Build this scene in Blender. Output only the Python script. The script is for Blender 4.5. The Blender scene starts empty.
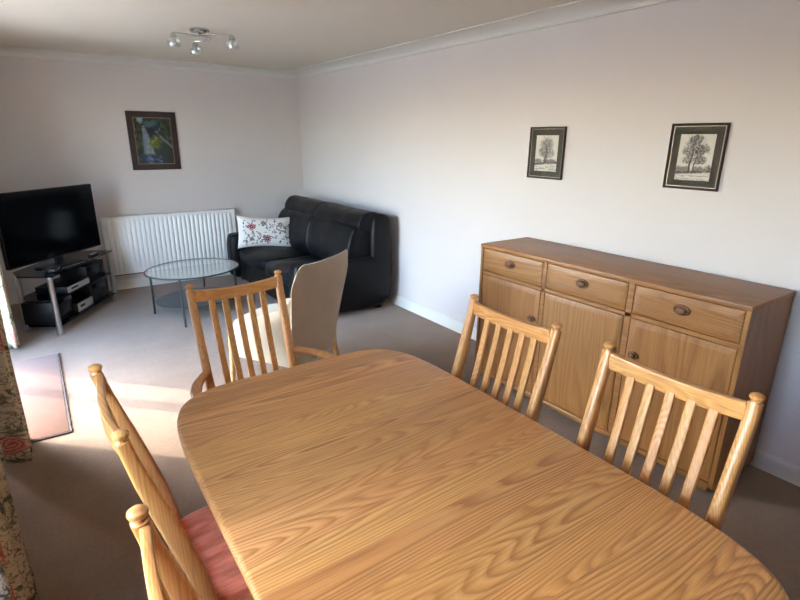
import bpy, bmesh, math, random
import numpy as np
from mathutils import Vector, Matrix, noise as mnoise

random.seed(7)
PI = math.pi
scn = bpy.context.scene
C = scn.collection

# ------------------------------------------------------------------ camera
yaw, pitch, roll, FPX, CAM_H = 0.6153, -0.3041, 0.0092, 511.6, 1.634
fw = Vector((math.sin(yaw) * math.cos(pitch), math.cos(yaw) * math.cos(pitch), math.sin(pitch)))
rt = Vector((math.cos(yaw), -math.sin(yaw), 0))
up = rt.cross(fw)
rt2 = math.cos(roll) * rt + math.sin(roll) * up
up2 = -math.sin(roll) * rt + math.cos(roll) * up
cam_d = bpy.data.cameras.new('camera')
cam_d.sensor_width = 36.0
cam_d.lens = FPX / 800.0 * 36.0
cam_d.clip_start = 0.02
cam = bpy.data.objects.new('camera', cam_d)
C.objects.link(cam)
M = Matrix.Identity(4)
for i in range(3):
    M[i][0], M[i][1], M[i][2] = rt2[i], up2[i], -fw[i]
M.translation = Vector((0, 0, CAM_H))
cam.matrix_world = M
scn.camera = cam

# ------------------------------------------------------------------ world, sun, exposure
SKY_STRENGTH, SUN_STRENGTH, EXPOSURE = 2.1, 3.2, 1.47
SUN_ELEV = math.radians(43)
world = bpy.data.worlds.new('world')
scn.world = world
world.use_nodes = True
wn = world.node_tree
wn.nodes.clear()
sky = wn.nodes.new('ShaderNodeTexSky')
sky.sky_type = 'NISHITA'
sky.sun_disc = False
sky.sun_elevation = SUN_ELEV
sky.sun_rotation = math.radians(-45)
sky.air_density, sky.dust_density, sky.ozone_density = 1.0, 1.2, 3.0
bgn = wn.nodes.new('ShaderNodeBackground')
bgn.inputs['Strength'].default_value = SKY_STRENGTH
wo = wn.nodes.new('ShaderNodeOutputWorld')
wn.links.new(sky.outputs[0], bgn.inputs[0])
wn.links.new(bgn.outputs[0], wo.inputs[0])

sun_d = bpy.data.lights.new('sun', 'SUN')
sun_d.energy = SUN_STRENGTH
sun_d.angle = math.radians(0.53)
sun_d.color = (1.0, 0.96, 0.90)
sun = bpy.data.objects.new('sun', sun_d)
C.objects.link(sun)
sdir = Vector((math.cos(SUN_ELEV) * 0.7071, -math.cos(SUN_ELEV) * 0.7071, -math.sin(SUN_ELEV)))
sun.rotation_euler = sdir.to_track_quat('-Z', 'Y').to_euler()
sun.location = (-6, 8, 7)

scn.view_settings.view_transform = 'Standard'
scn.view_settings.look = 'None'
scn.view_settings.exposure = EXPOSURE
scn.view_settings.gamma = 1.0
scn.view_settings.use_curve_mapping = False
scn.cycles.use_denoising = True
scn.cycles.max_bounces = 10
scn.cycles.diffuse_bounces = 7
scn.cycles.transparent_max_bounces = 16
scn.cycles.sample_clamp_indirect = 6.0

# ------------------------------------------------------------------ material helpers
def lin(c):
    return tuple((v / 255 / 12.92) if v / 255 <= 0.04045 else ((v / 255 + 0.055) / 1.055) ** 2.4 for v in c) + (1.0,)

class N:
    """tiny node-tree builder"""
    def __init__(s, name):
        s.m = bpy.data.materials.new(name)
        s.m.use_nodes = True
        s.t = s.m.node_tree
        s.b = s.t.nodes['Principled BSDF']
        s.out = s.t.nodes['Material Output']
    def n(s, kind, **kw):
        o = s.t.nodes.new('ShaderNode' + kind)
        for k, v in kw.items():
            setattr(o, k, v)
        return o
    def l(s, a, b):
        s.t.links.new(a, b)
    def set(s, node, inp, v):
        if hasattr(v, 'is_output') or isinstance(v, bpy.types.NodeSocket):
            s.l(v, node.inputs[inp])
        else:
            node.inputs[inp].default_value = v
    def math(s, op, a, b=None, c=None, clamp=False):
        o = s.n('Math', operation=op, use_clamp=clamp)
        for i, v in enumerate((a, b, c)):
            if v is not None:
                s.set(o, i, v)
        return o.outputs[0]
    def vmath(s, op, a, b=None):
        o = s.n('VectorMath', operation=op)
        s.set(o, 0, a)
        if b is not None:
            s.set(o, 1, b)
        return o.outputs[0]
    def noise(s, vec, scale, detail=2.0, rough=0.5, dist=0.0):
        o = s.n('TexNoise')
        if vec is not None:
            s.l(vec, o.inputs['Vector'])
        o.inputs['Scale'].default_value = scale
        o.inputs['Detail'].default_value = detail
        o.inputs['Roughness'].default_value = rough
        o.inputs['Distortion'].default_value = dist
        return o
    def ramp(s, fac, stops, interp='LINEAR'):
        o = s.n('ValToRGB')
        s.l(fac, o.inputs[0])
        r = o.color_ramp
        r.interpolation = interp
        while len(r.elements) < len(stops):
            r.elements.new(0.5)
        for e, (p, c) in zip(r.elements, stops):
            e.position = p
            e.color = c if len(c) == 4 else tuple(c) + (1,)
        return o.outputs[0]
    def mix(s, fac, a, b, blend='MIX'):
        o = s.n('Mix', data_type='RGBA', blend_type=blend)
        s.set(o, 0, fac)
        s.set(o, 6, a)
        s.set(o, 7, b)
        return o.outputs[2]
    def bump(s, h, strength=0.2, dist=0.01):
        o = s.n('Bump')
        o.inputs['Strength'].default_value = strength
        o.inputs['Distance'].default_value = dist
        s.l(h, o.inputs['Height'])
        s.l(o.outputs[0], s.b.inputs['Normal'])
    def col(s, v):
        s.set(s.b, 'Base Color', v)
    def p(s, **kw):
        for k, v in kw.items():
            s.b.inputs[k.replace('_', ' ')].default_value = v

def plain(name, rgb, rough=0.5, metal=0.0, spec=0.5, mottle=0.06, scale=30.0, bump=0.0):
    a = N(name)
    tc = a.n('TexCoord').outputs['Object']
    nz = a.noise(tc, scale, 3.0)
    c = lin(rgb)
    lo = tuple(x * (1 - mottle) for x in c[:3]) + (1,)
    hi = tuple(min(1, x * (1 + mottle)) for x in c[:3]) + (1,)
    a.col(a.ramp(nz.outputs[0], [(0.3, lo), (0.7, hi)]))
    a.p(Roughness=rough, Metallic=metal)
    a.b.inputs['Specular IOR Level'].default_value = spec
    if bump:
        a.bump(nz.outputs[0], bump, 0.002)
    return a.m

def wood(name, dark, mid, light, axis, freq=1.0, rough=0.36, contrast=1.0, along=0.10, coat=0.0, vary=0.10, wander=5.5, cross=1.0):
    a = N(name)
    tc = a.n('TexCoord').outputs['Object']
    rnd = a.n('ObjectInfo').outputs['Random']
    off = a.n('CombineXYZ')
    a.l(a.math('MULTIPLY', rnd, 37.3), off.inputs[0])
    a.l(a.math('MULTIPLY', rnd, 61.7), off.inputs[1])
    a.l(a.math('MULTIPLY', rnd, 23.9), off.inputs[2])
    v = a.vmath('ADD', tc, off.outputs[0])
    sc = [1.0, 1.0, 1.0]
    sc['xyz'.index(axis)] = along
    vm = a.vmath('MULTIPLY', v, tuple(sc))
    n1 = a.noise(vm, 6.0 * freq, 1.0, 0.4)
    sep = a.n('SeparateXYZ')
    a.l(vm, sep.inputs[0])
    oth = [i for i in range(3) if i != 'xyz'.index(axis)]
    cr = a.math('ADD', sep.outputs[oth[0]], sep.outputs[oth[1]])
    r2 = a.math('FRACT', a.math('MULTIPLY', rnd, 13.13))
    wv = a.math('MULTIPLY_ADD', r2, wander * 5.0, wander * 1.4)
    cm = a.math('MULTIPLY_ADD', r2, -56.0 * freq * cross, 68.0 * freq * cross)
    n0 = a.noise(vm, 30.0 * freq, 2.0, 0.6)
    val = a.math('ADD', a.math('MULTIPLY', n1.outputs[0], wv), a.math('MULTIPLY', cr, cm))
    val = a.math('ADD', val, a.math('MULTIPLY', n0.outputs[0], 0.55))
    s = a.math('FRACT', val)
    dk, md, lt = lin(dark), lin(mid), lin(light)
    d2 = tuple(md[i] + (dk[i] - md[i]) * contrast for i in range(3)) + (1,)
    lines = a.ramp(s, [(0.0, d2), (0.10, d2), (0.34, md), (0.72, lt), (0.94, md), (1.0, d2)])
    nm = a.noise(vm, 3.0 * freq, 2.0, 0.6)
    base = a.mix(a.ramp(nm.outputs[0], [(0.34, (0.35, 0.35, 0.35, 1)), (0.6, (1, 1, 1, 1))]), md, lines)
    ps = [180.0, 180.0, 180.0]
    ps['xyz'.index(axis)] = 5.0
    vp = a.vmath('MULTIPLY', v, tuple(ps))
    n2 = a.noise(vp, 1.0, 2.0, 0.6)
    pores = a.ramp(n2.outputs[0], [(0.36, (0.72, 0.70, 0.66, 1)), (0.52, (1, 1, 1, 1))])
    c1 = a.mix(0.75, base, pores, 'MULTIPLY')
    n3 = a.noise(vm, 1.4, 1.0)
    c1 = a.mix(0.35, c1, a.ramp(n3.outputs[0], [(0.3, (0.8, 0.76, 0.7, 1)), (0.7, (1, 1, 1, 1))]), 'MULTIPLY')
    hsv = a.n('HueSaturation')
    a.l(c1, hsv.inputs['Color'])
    fr = a.math('FRACT', a.math('MULTIPLY', rnd, 7.77))
    a.l(a.math('MULTIPLY_ADD', fr, 2 * vary, 1 - vary), hsv.inputs['Value'])
    a.l(a.math('MULTIPLY_ADD', rnd, 0.007, 0.4955), hsv.inputs['Hue'])
    a.col(hsv.outputs[0])
    a.p(Roughness=rough)
    a.b.inputs['Coat Weight'].default_value = coat
    a.b.inputs['Coat Roughness'].default_value = 0.25
    a.bump(n2.outputs[0], 0.06, 0.001)
    return a.m

def thin_glass(name, tint=(0.97, 0.985, 0.98), ior=1.45, rough=0.0, dens=1.0):
    a = N(name)
    tr = a.n('BsdfTransparent')
    tr.inputs[0].default_value = tuple(tint) + (1,)
    gl = a.n('BsdfGlossy')
    gl.inputs['Roughness'].default_value = rough
    gl.inputs['Color'].default_value = (1, 1, 1, 1)
    lw = a.n('LayerWeight')
    lw.inputs['Blend'].default_value = 0.5
    f0 = ((ior - 1) / (ior + 1)) ** 2
    fres = a.math('MULTIPLY_ADD', a.math('POWER', lw.outputs['Facing'], 5.0), 1 - f0, f0)
    mx = a.n('MixShader')
    a.l(a.math('MULTIPLY', fres, dens, clamp=True), mx.inputs[0])
    a.l(tr.outputs[0], mx.inputs[1])
    a.l(gl.outputs[0], mx.inputs[2])
    a.l(mx.outputs[0], a.out.inputs['Surface'])
    return a.m

def attr_mat(name, rough=0.6, bump=0.0, spec=0.3):
    a = N(name)
    at = a.n('Attribute', attribute_name='paint')
    nz = a.noise(a.n('TexCoord').outputs['Object'], 400.0, 2.0)
    a.col(a.mix(0.12, at.outputs['Color'], nz.outputs[0], 'OVERLAY'))
    a.p(Roughness=rough)
    a.b.inputs['Specular IOR Level'].default_value = spec
    if bump:
        a.bump(nz.outputs[0], bump, 0.001)
    return a.m

MAT = {}
def carpet_mat():
    a = N('carpet')
    tc = a.n('TexCoord').outputs['Object']
    n1 = a.noise(tc, 260.0, 3.0, 0.7)
    n2 = a.noise(tc, 3.0, 3.0, 0.6)
    n3 = a.noise(tc, 45.0, 2.0, 0.6)
    c = a.ramp(n1.outputs[0], [(0.25, lin((130, 105, 83))), (0.75, lin((164, 137, 112)))])
    c = a.mix(0.35, c, a.ramp(n2.outputs[0], [(0.35, lin((188, 178, 170))), (0.7, lin((255, 255, 255)))]), 'MULTIPLY')
    c = a.mix(0.3, c, a.ramp(n3.outputs[0], [(0.3, lin((190, 184, 180))), (0.7, lin((255, 255, 255)))]), 'MULTIPLY')
    a.col(c)
    a.p(Roughness=0.95)
    a.b.inputs['Specular IOR Level'].default_value = 0.1
    a.b.inputs['Sheen Weight'].default_value = 0.25
    a.bump(n1.outputs[0], 0.6, 0.006)
    return a.m
def wall_mat(name, rgb):
    a = N(name)
    tc = a.n('TexCoord').outputs['Object']
    n1 = a.noise(tc, 1.3, 3.0)
    n2 = a.noise(tc, 180.0, 3.0, 0.6)
    c = lin(rgb)
    a.col(a.ramp(n1.outputs[0], [(0.3, tuple(x * 0.975 for x in c[:3]) + (1,)), (0.7, c)]))
    a.p(Roughness=0.75)
    a.b.inputs['Specular IOR Level'].default_value = 0.25
    a.bump(n2.outputs[0], 0.08, 0.002)
    return a.m
def leather_mat():
    a = N('black_leather')
    tc = a.n('TexCoord').outputs['Object']
    v = a.n('TexVoronoi')
    v.inputs['Scale'].default_value = 130.0
    a.l(tc, v.inputs['Vector'])
    n = a.noise(tc, 7.0, 4.0, 0.6)
    a.col(a.ramp(n.outputs[0], [(0.3, lin((9, 9, 11))), (0.7, lin((18, 18, 21)))]))
    a.l(a.ramp(n.outputs[0], [(0.3, (0.32, 0.32, 0.32, 1)), (0.7, (0.5, 0.5, 0.5, 1))]), a.b.inputs['Roughness'])
    a.b.inputs['Specular IOR Level'].default_value = 0.22
    h = a.math('ADD', a.math('MULTIPLY', v.outputs['Distance'], 0.12), a.math('MULTIPLY', n.outputs[0], 1.0))
    a.bump(h, 0.35, 0.02)
    return a.m
def fabric_mat(name, rgb, weave=500.0, var=0.1, rough=0.9, stripes=None):
    a = N(name)
    tc = a.n('TexCoord').outputs['Object']
    n = a.noise(tc, weave, 2.0, 0.7)
    n2 = a.noise(tc, 9.0, 3.0, 0.6)
    c = lin(rgb)
    base = a.ramp(n.outputs[0], [(0.3, tuple(x * (1 - var) for x in c[:3]) + (1,)), (0.7, tuple(min(1, x * (1 + var)) for x in c[:3]) + (1,))])
    base = a.mix(0.3, base, a.ramp(n2.outputs[0], [(0.35, (0.78, 0.76, 0.74, 1)), (0.65, (1, 1, 1, 1))]), 'MULTIPLY')
    if stripes:
        vm = a.vmath('MULTIPLY', tc, stripes)
        n3 = a.noise(vm, 1.0, 2.0, 0.6)
        base = a.mix(0.6, base, a.ramp(n3.outputs[0], [(0.38, (0.68, 0.62, 0.6, 1)), (0.6, (1, 1, 1, 1))]), 'MULTIPLY')
    a.col(base)
    a.p(Roughness=rough)
    a.b.inputs['Specular IOR Level'].default_value = 0.15
    a.b.inputs['Sheen Weight'].default_value = 0.2
    a.bump(n.outputs[0], 0.35, 0.002)
    return a.m
def curtain_mat():
    a = N('floral_curtain_fabric')
    tc = a.n('TexCoord').outputs['UV']
    nz = a.noise(tc, 14.0, 2.0)
    wob = a.vmath('MULTIPLY', a.vmath('SUBTRACT', nz.outputs['Color'], (0.5, 0.5, 0.5)), (0.10, 0.10, 0.0))
    v = a.vmath('ADD', tc, wob)
    base = lin((214, 203, 178))
    # twining leaf sprays
    nl = a.noise(tc, 11.0, 3.0, 0.6, 1.2)
    leafm = a.ramp(nl.outputs[0], [(0.575, (0, 0, 0, 1)), (0.60, (1, 1, 1, 1))])
    ng = a.noise(tc, 23.0, 1.0)
    leafc = a.ramp(ng.outputs[0], [(0.4, lin((92, 102, 84))), (0.62, lin((146, 148, 124)))])
    c = a.mix(leafm, base, leafc)
    nb = a.noise(tc, 17.0, 4.0, 0.6, 2.0)
    c = a.mix(a.ramp(nb.outputs[0], [(0.47, (0, 0, 0, 1)), (0.495, (1, 1, 1, 1)), (0.51, (1, 1, 1, 1)), (0.535, (0, 0, 0, 1))]), c, lin((112, 110, 98)))
    # big flowers on voronoi cells
    vo = a.n('TexVoronoi', voronoi_dimensions='2D')
    vo.inputs['Scale'].default_value = 5.2
    a.l(v, vo.inputs['Vector'])
    d = a.math('ADD', vo.outputs['Distance'], a.math('MULTIPLY', a.noise(tc, 40.0, 2.0).outputs[0], 0.16))
    sepc = a.n('SeparateColor')
    a.l(vo.outputs['Color'], sepc.inputs[0])
    fcol = a.ramp(sepc.outputs[0], [(0.0, lin((176, 70, 72))), (0.35, lin((205, 120, 112))), (0.6, lin((150, 60, 66))), (0.85, lin((220, 150, 130)))], 'CONSTANT')
    ringc = a.mix(a.ramp(a.math('FRACT', a.math('MULTIPLY', d, 9.0)), [(0.0, (0, 0, 0, 1)), (1.0, (0.8, 0.8, 0.8, 1))]), fcol, lin((228, 190, 172)))
    fm = a.ramp(d, [(0.36, (1, 1, 1, 1)), (0.40, (0, 0, 0, 1))])
    keep = a.ramp(sepc.outputs[1], [(0.28, (0, 0, 0, 1)), (0.30, (1, 1, 1, 1))])
    c = a.mix(a.math('MULTIPLY', fm, keep), c, ringc)
    a.col(c)
    a.p(Roughness=0.9)
    a.b.inputs['Specular IOR Level'].default_value = 0.1
    a.bump(a.noise(tc, 600.0, 1.0).outputs[0], 0.2, 0.001)
    return a.m

TOPW = ((150, 90, 40), (208, 142, 76), (222, 162, 95))
CHW = ((156, 96, 42), (210, 146, 80), (224, 166, 100))
SBW = ((100, 62, 26), (154, 104, 52), (166, 116, 62))
MAT['table_wood'] = wood('table_wood', *TOPW, 'x', freq=1.1, rough=0.42, coat=0.15, vary=0.10, contrast=0.52, wander=8.0)
MAT['table_wood_z'] = wood('table_wood_upright', *TOPW, 'z')
for ax in 'xyz':
    MAT['chair_' + ax] = wood('chair_wood_' + ax, *CHW, ax, freq=1.8, rough=0.33, coat=0.1, vary=0.05, contrast=0.2)
    MAT['side_' + ax] = wood('sideboard_wood_' + ax, *SBW, ax, freq=0.7, rough=0.42, vary=0.03, contrast=0.3, cross=0.35)
MAT['knob'] = wood('knob_wood', (78, 46, 22), (112, 70, 36), (126, 82, 44), 'z', freq=3, rough=0.55)
MAT['pale_wood'] = wood('armchair_leg_wood', (168, 118, 70), (208, 160, 106), (222, 180, 128), 'z', freq=2, rough=0.4)
MAT['wall'] = wall_mat('wall_paint', (208, 200, 196))
MAT['ceiling'] = wall_mat('ceiling_paint', (208, 199, 185))
MAT['trim'] = wall_mat('white_gloss_trim', (212, 208, 200))
MAT['carpet'] = carpet_mat()
MAT['leather'] = leather_mat()
MAT['tan'] = fabric_mat('tan_woven_fabric', (190, 175, 152), 420.0, 0.12)
MAT['coral'] = fabric_mat('coral_corduroy', (250, 142, 104), 500.0, 0.08, 0.75, stripes=(90.0, 14.0, 14.0))
MAT['rug'] = fabric_mat('pink_beige_mat_pile', (112, 78, 58), 160.0, 0.12, 0.95)
MAT['rug_edge'] = plain('mat_binding', (84, 70, 66), 0.9)
MAT['curtain'] = curtain_mat()
MAT['radiator'] = plain('white_radiator_enamel', (232, 232, 230), 0.35, mottle=0.01)
MAT['chrome'] = plain('polished_chrome', (196, 196, 194), 0.18, 1.0, mottle=0.03)
MAT['steel'] = plain('brushed_steel', (190, 188, 184), 0.3, 1.0, mottle=0.05)
MAT['dark_metal'] = plain('dark_grey_metal', (58, 60, 62), 0.45, 0.3)
MAT['black_plastic'] = plain('black_plastic', (11, 11, 13), 0.4, spec=0.25)
MAT['screen'] = plain('tv_screen', (4, 5, 7), 0.14, spec=0.3, mottle=0.02)
MAT['black_glass'] = plain('black_glass_shelf', (7, 8, 10), 0.06, spec=0.2, mottle=0.02)
MAT['smoke_glass'] = plain('smoked_glass_shelf', (58, 60, 62), 0.3, spec=0.2)
MAT['silver'] = plain('silver_plastic', (172, 172, 172), 0.4, 0.2)
MAT['frame_dark'] = plain('dark_frame_wood', (46, 36, 32), 0.45, mottle=0.2)
MAT['frame_red'] = plain('dark_mahogany_frame', (44, 30, 30), 0.4, mottle=0.2)
MAT['frame_line'] = plain('silver_fillet', (170, 160, 146), 0.35, 0.6)
MAT['gold_line'] = plain('gilt_fillet', (136, 120, 90), 0.4, 0.5)
MAT['mount'] = plain('grey_green_mount_card', (66, 62, 54), 0.9)
MAT['copper'] = plain('copper_pipe', (150, 84, 52), 0.4, 0.7)
MAT['upvc'] = plain('white_window_plastic', (236, 236, 234), 0.35, mottle=0.01)
MAT['paving'] = plain('patio_paving', (176, 168, 154), 0.9, mottle=0.12, scale=4)
MAT['brick_out'] = plain('outside_wall_render', (190, 180, 166), 0.9)
MAT['glass'] = thin_glass('clear_glass')
MAT['table_glass'] = thin_glass('coffee_table_glass', (0.86, 0.91, 0.90), 1.5, 0.0, 1.5)
MAT['shade_glass'] = thin_glass('lamp_shade_glass', (0.90, 0.92, 0.92), 1.5, 0.05, 2.2)
MAT['picture_glass'] = thin_glass('picture_glass', (0.98, 0.98, 0.98), 1.4, 0.02)
MAT['bulb'] = plain('frosted_bulb', (235, 232, 222), 0.3)
MAT['art'] = attr_mat('painted_artwork')
MAT['pillow'] = attr_mat('printed_cotton', 0.9, 0.2, 0.1)

# ------------------------------------------------------------------ mesh helpers
def obj(name, bm, mat, parent=None, smooth=40, uv=False):
    me = bpy.data.meshes.new(name)
    bmesh.ops.recalc_face_normals(bm, faces=bm.faces)
    bm.to_mesh(me)
    bm.free()
    me.materials.append(MAT[mat] if isinstance(mat, str) else mat)
    if smooth:
        me.polygons.foreach_set('use_smooth', [True] * len(me.polygons))
        me.set_sharp_from_angle(angle=math.radians(smooth))
    o = bpy.data.objects.new(name, me)
    C.objects.link(o)
    if parent is not None:
        o.parent = parent
    return o

def tag(o, label, cat, group=None, kind=None):
    o['label'] = label
    o['category'] = cat
    if group:
        o['group'] = group
    if kind:
        o['kind'] = kind
    return o

def thing(name, label, cat, loc=(0, 0, 0), rz=0.0, group=None):
    o = bpy.data.objects.new(name, None)
    o.empty_display_size = 0.1
    C.objects.link(o)
    o.location = loc
    o.rotation_euler = (0, 0, rz)
    return tag(o, label, cat, group)

def struct(name, bm, mat, label, cat, smooth=30):
    return tag(obj(name, bm, mat, None, smooth), label, cat, None, 'structure')

def box(bm, x0, x1, y0, y1, z0, z1, bev=0.0, seg=2, mat=None):
    r = bmesh.ops.create_cube(bm, size=1.0)
    vs = r['verts']
    for v in vs:
        v.co = Vector((x0 + (v.co.x + 0.5) * (x1 - x0), y0 + (v.co.y + 0.5) * (y1 - y0), z0 + (v.co.z + 0.5) * (z1 - z0)))
        if mat is not None:
            v.co = mat @ v.co
    if bev > 0:
        es = list({e for v in vs for e in v.link_edges})
        bmesh.ops.bevel(bm, geom=es, offset=bev, segments=seg, profile=0.5, affect='EDGES')
    return bm

def nb():
    return bmesh.new()

def sweep(bm, pts, hw, hh, ref=(0, 0, 1), n=12, p=2.0, caps=True, closed=False):
    """sweep a superellipse (half sizes hw sideways, hh along ref) along pts"""
    pts = [Vector(q) for q in pts]
    k = len(pts)
    hw = hw if hasattr(hw, '__len__') else [hw] * k
    hh = hh if hasattr(hh, '__len__') else [hh] * k
    rings = []
    ref = Vector(ref)
    for i, c in enumerate(pts):
        if closed:
            t = pts[(i + 1) % k] - pts[i - 1]
        else:
            t = pts[min(i + 1, k - 1)] - pts[max(i - 1, 0)]
        t.normalize()
        s = t.cross(ref)
        if s.length < 1e-5:
            s = t.cross(Vector((1, 0, 0)))
        s.normalize()
        u = s.cross(t)
        ring = []
        for j in range(n):
            a = 2 * PI * j / n
            ca, sa = math.cos(a), math.sin(a)
            x = math.copysign(abs(ca) ** (2 / p), ca) * hw[i]
            y = math.copysign(abs(sa) ** (2 / p), sa) * hh[i]
            ring.append(bm.verts.new(c + s * x + u * y))
        rings.append(ring)
    for i in range(k if closed else k - 1):
        a, b = rings[i], rings[(i + 1) % k]
        for j in range(n):
            bm.faces.new((a[j], a[(j + 1) % n], b[(j + 1) % n], b[j]))
    if caps and not closed:
        bm.faces.new(rings[0])
        bm.faces.new(rings[-1])
    return bm

def lathe(bm, prof, loc=(0, 0, 0), n=20, mat=None, caps=True):
    rings = []
    L = Vector(loc)
    for r, z in prof:
        ring = []
        for j in range(n):
            a = 2 * PI * j / n
            v = Vector((r * math.cos(a), r * math.sin(a), z))
            if mat is not None:
                v = mat @ v
            ring.append(bm.verts.new(v + L))
        rings.append(ring)
    for a, b in zip(rings, rings[1:]):
        for j in range(n):
            bm.faces.new((a[j], a[(j + 1) % n], b[(j + 1) % n], b[j]))
    if caps:
        bm.faces.new(rings[0])
        bm.faces.new(rings[-1])
    return bm

def prism(bm, poly, z0, z1, bev=0.0, seg=2, axis='z'):
    def mk(p, z):
        if axis == 'z':
            return (p[0], p[1], z)
        if axis == 'y':
            return (p[0], z, p[1])
        return (z, p[0], p[1])
    a = [bm.verts.new(mk(p, z0)) for p in poly]
    b = [bm.verts.new(mk(p, z1)) for p in poly]
    k = len(poly)
    fs = [bm.faces.new(a), bm.faces.new(b)]
    for i in range(k):
        fs.append(bm.faces.new((a[i], a[(i + 1) % k], b[(i + 1) % k], b[i])))
    if bev:
        es = list({e for f in fs for e in f.edges})
        bmesh.ops.bevel(bm, geom=es, offset=bev, segments=seg, profile=0.5, affect='EDGES')
    return bm

def pillowbox(bm, x0, x1, y0, y1, z0, z1, p=4.0, puff=0.0, nu=24, nv=16, mat=None, wob=0.0, seed=0):
    """superellipsoid block: a stuffed cushion"""
    cx, cy, cz = (x0 + x1) / 2, (y0 + y1) / 2, (z0 + z1) / 2
    hx, hy, hz = (x1 - x0) / 2, (y1 - y0) / 2, (z1 - z0) / 2
    r = bmesh.ops.create_cube(bm, size=2.0)
    es = list({e for v in r['verts'] for e in v.link_edges})
    bmesh.ops.subdivide_edges(bm, edges=es, cuts=nv, use_grid_fill=True)
    for v in bm.verts:
        if v.tag:
            continue
        v.tag = True
        q = v.co.copy()
        # spread samples toward the edges, then project onto superellipsoid
        q = Vector([math.sin(t * PI / 2 * 0.999) if abs(t) < 1 else t for t in q])
        l = (abs(q.x) ** p + abs(q.y) ** p + abs(q.z) ** p) ** (1 / p)
        q = q / l
        w = 1.0
        co = Vector((cx + q.x * hx, cy + q.y * hy, cz + q.z * hz))
        if puff:
            co.z += puff * (1 - q.x ** 2) * (1 - q.y ** 2) * (1 if q.z > 0 else 0)
        if wob:
            d = mnoise.noise_vector(co * 5.0 + Vector((seed, seed, seed))) * wob
            co += d
        v.co = (mat @ co) if mat is not None else co
    return bm

def grid_paint(name, w, h, nu, nv, fn, place, mat, parent, bulge=None):
    """a flat (or bulged) sheet whose printed image is a per-vertex colour; place(u,v)->point"""
    us, vs = np.linspace(0, 1, nu), np.linspace(0, 1, nv)
    U, V = np.meshgrid(us, vs)
    col = fn(U, V)
    verts = [place(float(u), float(v)) for v in vs for u in us]
    faces = [(j * nu + i, j * nu + i + 1, (j + 1) * nu + i + 1, (j + 1) * nu + i) for j in range(nv - 1) for i in range(nu - 1)]
    me = bpy.data.meshes.new(name)
    me.from_pydata(verts, [], faces)
    at = me.color_attributes.new('paint', 'FLOAT_COLOR', 'POINT')
    rgb = np.clip(col, 0, 255) / 255.0
    rgb = np.where(rgb <= 0.04045, rgb / 12.92, ((rgb + 0.055) / 1.055) ** 2.4)
    rgba = np.concatenate([rgb, np.ones(rgb.shape[:2] + (1,))], axis=2)
    at.data.foreach_set('color', rgba.reshape(-1).astype(np.float32))
    me.materials.append(MAT[mat])
    me.polygons.foreach_set('use_smooth', [True] * len(me.polygons))
    o = bpy.data.objects.new(name, me)
    C.objects.link(o)
    o.parent = parent
    return o

# ================================================================== ROOM
XL, XR, YB, YF, ZC = -0.50, 2.894, 6.313, -2.60, 2.40
WT = 0.26
bm = nb(); box(bm, XL - WT, XR + 0.15, YF - 0.15, YB + 0.15, -0.12, 0.0)
struct('floor', bm, 'carpet', 'beige fitted carpet covering the whole floor', 'floor')
bm = nb(); box(bm, XL - WT, XR + 0.15, YF - 0.15, YB + 0.15, ZC, ZC + 0.12)
struct('ceiling', bm, 'ceiling', 'plain off-white ceiling above the room', 'ceiling')
bm = nb(); box(bm, XR, XR + 0.15, YF - 0.15, YB + 0.15, 0, ZC)
struct('wall_right', bm, 'wall', 'long off-white wall behind the wooden sideboard', 'wall')
bm = nb(); box(bm, XL - WT, XR, YB, YB + 0.15, 0, ZC)
struct('wall_back', bm, 'wall', 'off-white end wall behind the radiator', 'wall')
bm = nb(); box(bm, XL - WT, XR, YF - 0.15, YF, 0, ZC)
struct('wall_front', bm, 'wall', 'off-white wall opposite the radiator wall', 'wall')
# left wall with two glazed openings
W1 = (3.28, 4.80, 0.0, 2.10)
W2 = (0.40, 1.42, 0.85, 2.10)
bm = nb()
for y0, y1, z0, z1 in [(YF, W2[0], 0, ZC), (W2[0], W2[1], 0, W2[2]), (W2[0], W2[1], W2[3], ZC), (W2[1], W1[0], 0, ZC), (W1[0], W1[1], W1[3], ZC), (W1[1], YB, 0, ZC)]:
    box(bm, XL - WT, XL, y0, y1, z0, z1)
struct('wall_left', bm, 'wall', 'off-white window wall on the curtain side', 'wall')
# outside ground
bm = nb(); box(bm, -14.0, XL - WT, -8, 14, -0.22, -0.10)
struct('ground', bm, 'paving', 'pale paved patio outside the glazed doors', 'ground')

def glazed_door(name, w, label, mullions):
    y0, y1, z0, z1 = w
    xo = XL - WT + 0.03
    root = thing(name, label, 'window')
    root['kind'] = 'structure'
    fw_, t = 0.055, 0.06
    bm = nb()
    box(bm, xo, xo + t, y0, y0 + fw_, z0, z1, 0.006)
    box(bm, xo, xo + t, y1 - fw_, y1, z0, z1, 0.006)
    box(bm, xo, xo + t, y0 + fw_, y1 - fw_, z1 - fw_, z1, 0.006)
    box(bm, xo, xo + t, y0 + fw_, y1 - fw_, z0, z0 + 0.06, 0.006)
    obj('window_frame', bm, 'upvc', root)
    edges = [y0 + fw_]
    for my, mw in mullions:
        bm = nb(); box(bm, xo, xo + t, my - mw / 2, my + mw / 2, z0 + 0.06, z1 - fw_, 0.006)
        obj('mullion', bm, 'upvc', root)
        edges += [my - mw / 2, my + mw / 2]
    edges.append(y1 - fw_)
    for a, b in zip(edges[0::2], edges[1::2]):
        bm = nb(); box(bm, xo + 0.026, xo + 0.032, a, b, z0 + 0.06, z1 - fw_)
        obj('pane', bm, 'glass', root)
    bm = nb()
    my = mullions[0][0]
    box(bm, xo + t, xo + t + 0.03, my - 0.012, my + 0.012, z0 + 0.55 * (z1 - z0) - 0.07, z0 + 0.55 * (z1 - z0) + 0.07, 0.005)
    obj('door_handle', bm, 'steel', root)
    return root
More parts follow.
